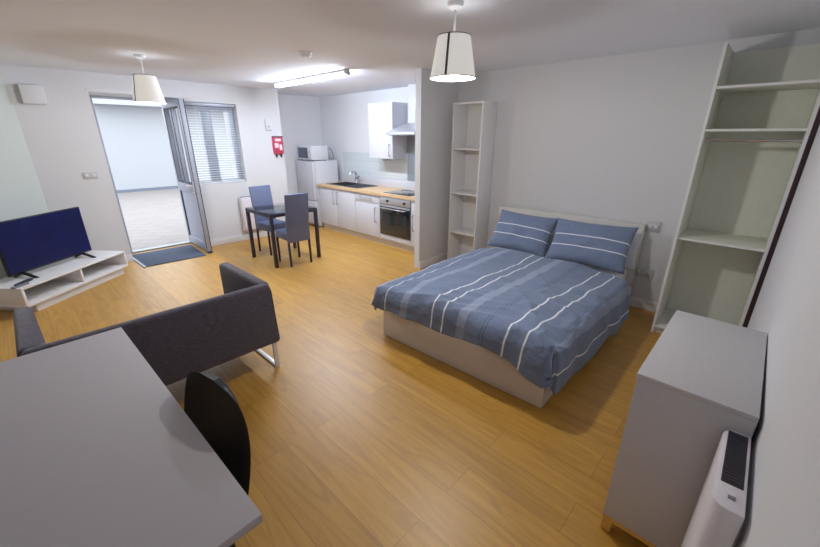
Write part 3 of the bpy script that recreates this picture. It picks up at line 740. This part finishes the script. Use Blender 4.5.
# duvet: cloth coordinates a (from the head edge towards the foot), b (across), wrapped over the mattress edges
HA = 1.53            # head edge of the duvet at local x
YL, YRt = .71, -.715
def cloth(a, b):
    """a: distance from head edge; b: across, + = left"""
    x = HA-a
    dx = max(0, .015-x); dyl = max(0, b-YL); dyr = max(0, YRt-b)
    dy = dyl if dyl > 0 else dyr
    d = (dx**2.2+dy**2.2)**(1/2.2)
    d = min(d, .46-.13*min(1, dx/.12)*min(1, dy/.12))
    r = .15+(.06 if b > YL else 0)
    cx = max(x, .015); cy = min(max(b, YRt), YL)
    n1 = noise.noise(Vector((x*1.3, b*2.2, 3.1))); n2 = noise.noise(Vector((x*4.2+.6*b, b*3.4, 7.7))); n3 = noise.noise(Vector((x*8, b*9, 1.3)))
    edge_l = max(0, min(1, (YL-cy)/.4)); edge_r = max(0, min(1, (cy-YRt)/.4)); ef = min(edge_l, edge_r)
    top = .452+.055*(ef**.6)+.02*n1*ef
    # soft quilted ripples across the top, stronger towards the foot
    q1 = noise.noise(Vector((x*2.2-b*2.6+.5*n2, (x+b)*.9, 4.4))); q2 = noise.noise(Vector((x*7+b*3.5+n1, b*2.2-x, 8.8)))
    wr = max(0, 1-(x+.4*b+.1)/1.7)
    rp = .015*n2+.005*n3+.026*(1-abs(q1))**2.2*(.3+.8*wr)-.016+.010*(1-abs(q2))**2.5*(.35+wr)
    fold = .012*math.sin(b*9+3*noise.noise(Vector((x*1.1, b*.8, 9.2)))+x*1.5)*max(0, 1-x/1.3)
    if d <= 0: return Vector((x, b, top+rp+fold))
    th = min(d/r, PI/2)
    out = r*math.sin(th); drop = r*(1-math.cos(th))
    rest = max(0, d-r*PI/2)
    s = (b if dx > dy else x)
    wave = noise.noise(Vector((x*3.0, b*3.0, 5.5)))
    out += rest*.10+rest*.32*wave+.012*math.sin(s*17+2*wave)*min(1, d/.15)
    drop += rest*.97
    ux, uy = dx/d, dy/d
    yy = cy+out*uy*(1 if dyl > 0 else -1)
    xx = cx-out*ux
    cor = min(1, (dx/.12))*min(1, dy/.12)
    sq = (.55 if dyr <= 0 else .34+.30*max(0, min(1, x/1.5)))-.28*cor     # pull the overhang in: the cloth lies close to the frame
    xx = cx-(out*sq)*ux; yy = cy+out*sq*uy*(1 if dyl > 0 else -1)
    zz = top+rp*.8-drop+fold*max(0, 1-d*4)
    k_ = max(0, min(1, (.40-zz)/.12))
    if dx > 0 and -.74 < yy < .74: xx = xx+(min(xx, -.036)-xx)*k_
    if dyr > 0: yy = yy+(min(yy, -.748)-yy)*k_
    if dyl > 0: yy = yy+(max(yy, .748)-yy)*k_
    return Vector((xx, yy, zz))
bm = bmesh.new(); uvl = bm.loops.layers.uv.new('UVMap')
NA, NB = 190, 200
bL, bR = 1.085, -1.15
V = []
for i in range(NA+1):
    row = []
    for j in range(NB+1):
        b = bR+(bL-bR)*j/NB
        # hem line: a little longer to the right corner, wavy
        aL = HA+.27+.02*math.sin(b*6+1)+.03*noise.noise(Vector((b*2.5, 2.2, 0)))
        if b < -.30: aL += .055*min(1, (-.30-b)/.3)
        if b > .72: aL -= .16*min(1, (b-.72)/.3)**1.3
        if b < -.82: aL -= .24*min(1, (-.82-b)/.33)**1.3
        a = aL*i/NA
        p = cloth(a, b)
        p.z = max(p.z, .05)
        row.append((bm.verts.new(p), a, b))
    V.append(row)
for i in range(NA):
    for j in range(NB):
        q = (V[i][j], V[i+1][j], V[i+1][j+1], V[i][j+1])
        fc = bm.faces.new([k[0] for k in q]); fc.smooth = True
        for lp, k in zip(fc.loops, q): lp[uvl].uv = (k[1], k[2]+.05*(1-k[1]/1.8)-.055*(k[1]/1.8)*max(0, min(1, -k[2]/.4))+.012*noise.noise(Vector((k[1]*2.6, k[2]*1.5, 6.1)))+.006*noise.noise(Vector((k[1]*8, k[2]*3, 2.1))))
bmesh.ops.remove_doubles(bm, verts=bm.verts[:], dist=.002)
bmesh.ops.recalc_face_normals(bm, faces=bm.faces[:])
me = bpy.data.meshes.new('duvet'); bm.to_mesh(me); bm.free()
du = bpy.data.objects.new('duvet', me); COL.objects.link(du)
du.location = (1.91, 1.408, 0); du.rotation_euler.z = BR
DST = [(.60, .010, 'w'), (.40, .07, 'b'), (.13, .012, 'w'), (.035, .012, 'w'), (-.125, .075, 'b'), (-.31, .004, 'd'), (-.335, .004, 'd'),
       (-.49, .012, 'w'), (-.61, .012, 'w'), (-.83, .09, 'b'), (.75, .012, 'w'), (.90, .05, 'b'), (-1.03, .012, 'w')]
me.materials.append(stripes_mat('striped_chambray_duvet', DST))
so = du.modifiers.new('thickness', 'SOLIDIFY'); so.thickness = .022; so.offset = -1; so.thickness_clamp = 1.5
tag(du, 'rumpled blue duvet with white and pale stripes spread over the bed', 'duvet')

# pillows
def pillow(name, label, cy, cx, cz, w, h, tilt, m, roll=0, fat=.085, seed=0, group=None):
    bm = bmesh.new(); uvl = bm.loops.layers.uv.new('UVMap'); nu, nv = 36, 26
    def pt(u, v, s):
        x = (u-.5)*w; y = (v-.5)*h
        e = (1-abs(2*u-1)**2.6)*(1-abs(2*v-1)**2.6)
        pin = 1-.07*(1-abs(2*v-1)**2)*abs(2*u-1)**3; pin2 = 1-.09*(1-abs(2*u-1)**2)*abs(2*v-1)**3
        z = s*fat*(max(0, e)**.5)*(1+.12*noise.noise(Vector((u*4, v*3, seed))))
        z += .012*noise.noise(Vector((u*6, v*5, seed+4)))*e*s
        return Vector((x*pin, y*pin2, z))
    for s in (1, -1):
        g_ = [[bm.verts.new(pt(i/nu, j/nv, s)) for j in range(nv+1)] for i in range(nu+1)]
        for i in range(nu):
            for j in range(nv):
                q = [(i, j), (i+1, j), (i+1, j+1), (i, j+1)]
                if s < 0: q = q[::-1]
                fc = bm.faces.new([g_[a][b] for a, b in q]); fc.smooth = True
                for lp, (a, b) in zip(fc.loops, q): lp[uvl].uv = (a/nu*w, b/nv*h)
    bmesh.ops.remove_doubles(bm, verts=bm.verts[:], dist=.0006)
    # local x across -> -bed y ; local y up the pillow ; z = face normal (towards the foot)
    R_ = Matrix(((0, 0, -1, 0), (-1, 0, 0, 0), (0, 1, 0, 0), (0, 0, 0, 1)))
    Mx = Matrix.Translation((cx, cy, cz)) @ Matrix.Rotation(math.radians(roll), 4, 'X') @ Matrix.Rotation(math.radians(tilt), 4, 'Y') @ R_
    bmesh.ops.transform(bm, matrix=mtm @ Mx, verts=bm.verts)
    zmin = min(bm.verts, key=lambda v_: v_.co.z).co
    base = mtm @ Vector((cx, cy, cz))
    for v_ in bm.verts: v_.co -= base
    me = bpy.data.meshes.new(name); bm.to_mesh(me); bm.free()
    o = bpy.data.objects.new(name, me); COL.objects.link(o); o.location = base
    me.materials.append(m)
    return tag(o, label, 'pillow', group)
PST = stripes_mat('striped_chambray_pillowcase', [(.275, .009, 'w'), (.165, .009, 'w')], 'V')
pillow('pillow', 'blue pillow with two white stripes propped beside the tall shelf unit', .345, 1.755, .638, .665, .46, 34, PST, 1.5, seed=1, group='striped blue pillows')
pillow('pillow', 'blue pillow with two white stripes propped on the wardrobe side', -.345, 1.75, .642, .735, .46, 34, PST, -1, seed=5, group='striped blue pillows')
pillow('pillow', 'plain white pillow hidden behind the right striped pillow', -.41, 1.935, .60, .68, .36, 8, M['cotton'], 0, fat=.04, seed=9)

# ------------------------------------------------------------------ tall shelf unit by the stub wall
bk = thing('shelf_unit', 'tall narrow white shelf unit at the left of the bed head', 'shelf unit', (3.745, 2.463, 0))
W, DD, HH = .412, .28, 1.972
SHZ = (.46, .95, 1.468)
for y in (0, W-.018): obj('side_panel', B(0, DD, y, y+.018, 0, HH, bev=.001), 'white', bk)
obj('top', B(0, DD, .018, W-.018, HH-.02, HH, bev=.001), 'white', bk)
obj('back_panel', B(DD-.008, DD, .018, W-.018, .06, HH-.02), 'white', bk)
for z in SHZ:
    obj('shelf', B(.004, DD-.008, .018, W-.018, z-.009, z+.009, bev=.001), 'white', bk)
obj('shelf', B(.004, DD-.008, .018, W-.018, .06, .078, bev=.001), 'white', bk)
obj('plinth', B(.02, .038, .018, W-.018, 0, .06), 'white', bk)

# ------------------------------------------------------------------ open wardrobe in the corner
wd = thing('open_wardrobe', 'tall open white wardrobe with shelves and a hanging rail', 'wardrobe', (3.55, -.104, 0))
WW, WD, WH = .557, XW-3.55-.002, 2.205
for y in (WW-.018, 0):
    p_ = obj('side_panel', B(.003, WD, y, y+.0175, 0, WH, bev=.001), 'shade_board', wd)
    obj('edge_strip', B(0, .0035, y, y+.018, 0, WH), 'white', p_)
obj('back_panel', B(WD-.008, WD, .018, WW-.018, .05, WH), 'shade_board', wd)
for x, z in ((.004, 1.93), (.004, 1.652), (.02, .846)):
    p_ = obj('shelf', B(x+.003, WD-.008, .018, WW-.018, z-.008, z+.008, bev=.001), 'shade_board', wd)
    obj('edge_strip', B(x, x+.0035, .018, WW-.018, z-.008, z+.008), 'white', p_)
obj('bottom_board', B(.004, WD-.008, .018, WW-.018, .05, .07, bev=.001), 'white', wd)
obj('plinth', B(.03, .046, .018, WW-.018, 0, .05), 'white', wd)
rl_ = obj('hanging_rail', MB().cyl((.12, .018, 1.585), (.12, WW-.018, 1.585), .0125), 'chrome', wd)
for y0, y1 in ((.018, .03), (WW-.03, WW-.018)): obj('rail_socket', MB().cyl((.12, y0, 1.585), (.12, y1, 1.585), .022), 'chrome', rl_)
tag(obj('filler_strip', B(3.548, 3.60, yr(3.57), -.105, 0, 2.205, bev=.001), 'wenge'), 'dark brown filler strip between the open wardrobe and the right wall', 'filler strip')

# ------------------------------------------------------------------ chest of drawers (local x along the wall, fronts face +y)
cs = thing('chest_of_drawers', 'pale grey chest of drawers on a birch base by the right wall', 'chest of drawers', (1.78, .02, 0))
cx0, cx1, cy0, cy1 = -.38, .35, -.168, .163
obj('top', B(cx0, cx1, cy0, cy1+.004, .776, .796, bev=.0015), 'chest', cs)
bd = MB(); bd.box(cx0, cx0+.018, cy0, cy1, .085, .776, bev=.001); bd.box(cx1-.018, cx1, cy0, cy1, .085, .776, bev=.001); bd.box(cx0+.018, cx1-.018, cy0, cy0+.006, .085, .776); bd.box(cx0+.018, cx1-.018, cy0+.006, cy1-.02, .085, .10)
obj('body', bd, 'chest', cs)
for k in range(4):
    z0 = .089+k*.1715
    d = obj('drawer', B(cx0+.020, cx1-.020, cy1-.019, cy1-.001, z0, z0+.1675, bev=.002), 'chest', cs)
    obj('drawer_pull', B(-.08, .08, cy1-.002, cy1+.012, z0+.125, z0+.14, bev=.003), 'steel', d)
bf = MB(); bf.box(cx0+.004, cx1-.004, cy0+.01, cy0+.03, .062, .085); bf.box(cx0+.004, cx1-.004, cy1-.03, cy1-.001, .062, .085); bf.box(cx0+.002, cx0+.024, cy0+.01, cy1-.004, .062, .085); bf.box(cx1-.026, cx1-.004, cy0+.01, cy1-.004, .062, .085)
obj('base_frame', bf, 'birch', cs)
for x in (cx0+.002, cx1-.044):
    for y in (cy0+.012, cy1-.041): obj('leg', B(x, x+.04, y, y+.04, 0, .064, bev=.003), 'birch', cs)

# ------------------------------------------------------------------ light
wo = bpy.data.worlds.new('overcast'); sc.world = wo; wo.use_nodes = True
bg = wo.node_tree.nodes['Background']; bg.inputs['Color'].default_value = (.86, .93, 1.0, 1); bg.inputs['Strength'].default_value = 3.3
def bulb(x, y, z, p, r=.05, col=(.97, .98, 1)):
    l = bpy.data.lights.new('lamp_bulb', 'POINT'); l.energy = p; l.shadow_soft_size = r; l.color = col
    o = bpy.data.objects.new('lamp_bulb', l); COL.objects.link(o); o.location = (x, y, z); return o
bulb(1.942, 1.503, 1.90, 36, .05, (1, .975, .93)); bulb(1.10, 4.47, 1.865, 31, .05, (.94, .97, 1))
bulb(1.942, 1.503, 2.06, .3, .03); bulb(1.10, 4.47, 2.05, .25, .03)

a = bpy.data.lights.new('strip_lamp', 'AREA'); a.shape = 'RECTANGLE'; a.size = .05; a.size_y = 1.5; a.energy = 13; a.color = (.90, .95, 1)
ao = bpy.data.objects.new('strip_lamp', a); COL.objects.link(ao); ao.location = (2.85, 4.48, CZ-.07)

# ------------------------------------------------------------------ camera
F, PITCH, ROLL, YAW = 370.8, math.radians(20.2), math.radians(.17), math.radians(43.52)
cp, sp, cy, sy = math.cos(PITCH), math.sin(PITCH), math.cos(YAW), math.sin(YAW)
fw = Vector((cp*cy, cp*sy, -sp)); rt = Vector((sy, -cy, 0)); up = rt.cross(fw)
r2 = rt*math.cos(ROLL)+up*math.sin(ROLL); u2 = -rt*math.sin(ROLL)+up*math.cos(ROLL)
cam = bpy.data.cameras.new('camera'); cam.sensor_width = 36; cam.lens = F/820*36; cam.clip_start = .02
co = bpy.data.objects.new('camera', cam); COL.objects.link(co)
m4 = Matrix.Identity(4)
for i in range(3): m4[i][0] = r2[i]; m4[i][1] = u2[i]; m4[i][2] = -fw[i]; m4[i][3] = (0, 0, 1.6)[i]
co.matrix_world = m4
sc.camera = co

vs = sc.view_settings
vs.view_transform = 'Standard'; vs.look = 'None'; vs.gamma = 1; vs.use_curve_mapping = False
vs.exposure = 0.2
sc.cycles.use_denoising = True
sc.cycles.max_bounces = 10; sc.cycles.diffuse_bounces = 6; sc.cycles.glossy_bounces = 4; sc.cycles.transparent_max_bounces = 16
sc.cycles.sample_clamp_indirect = 6
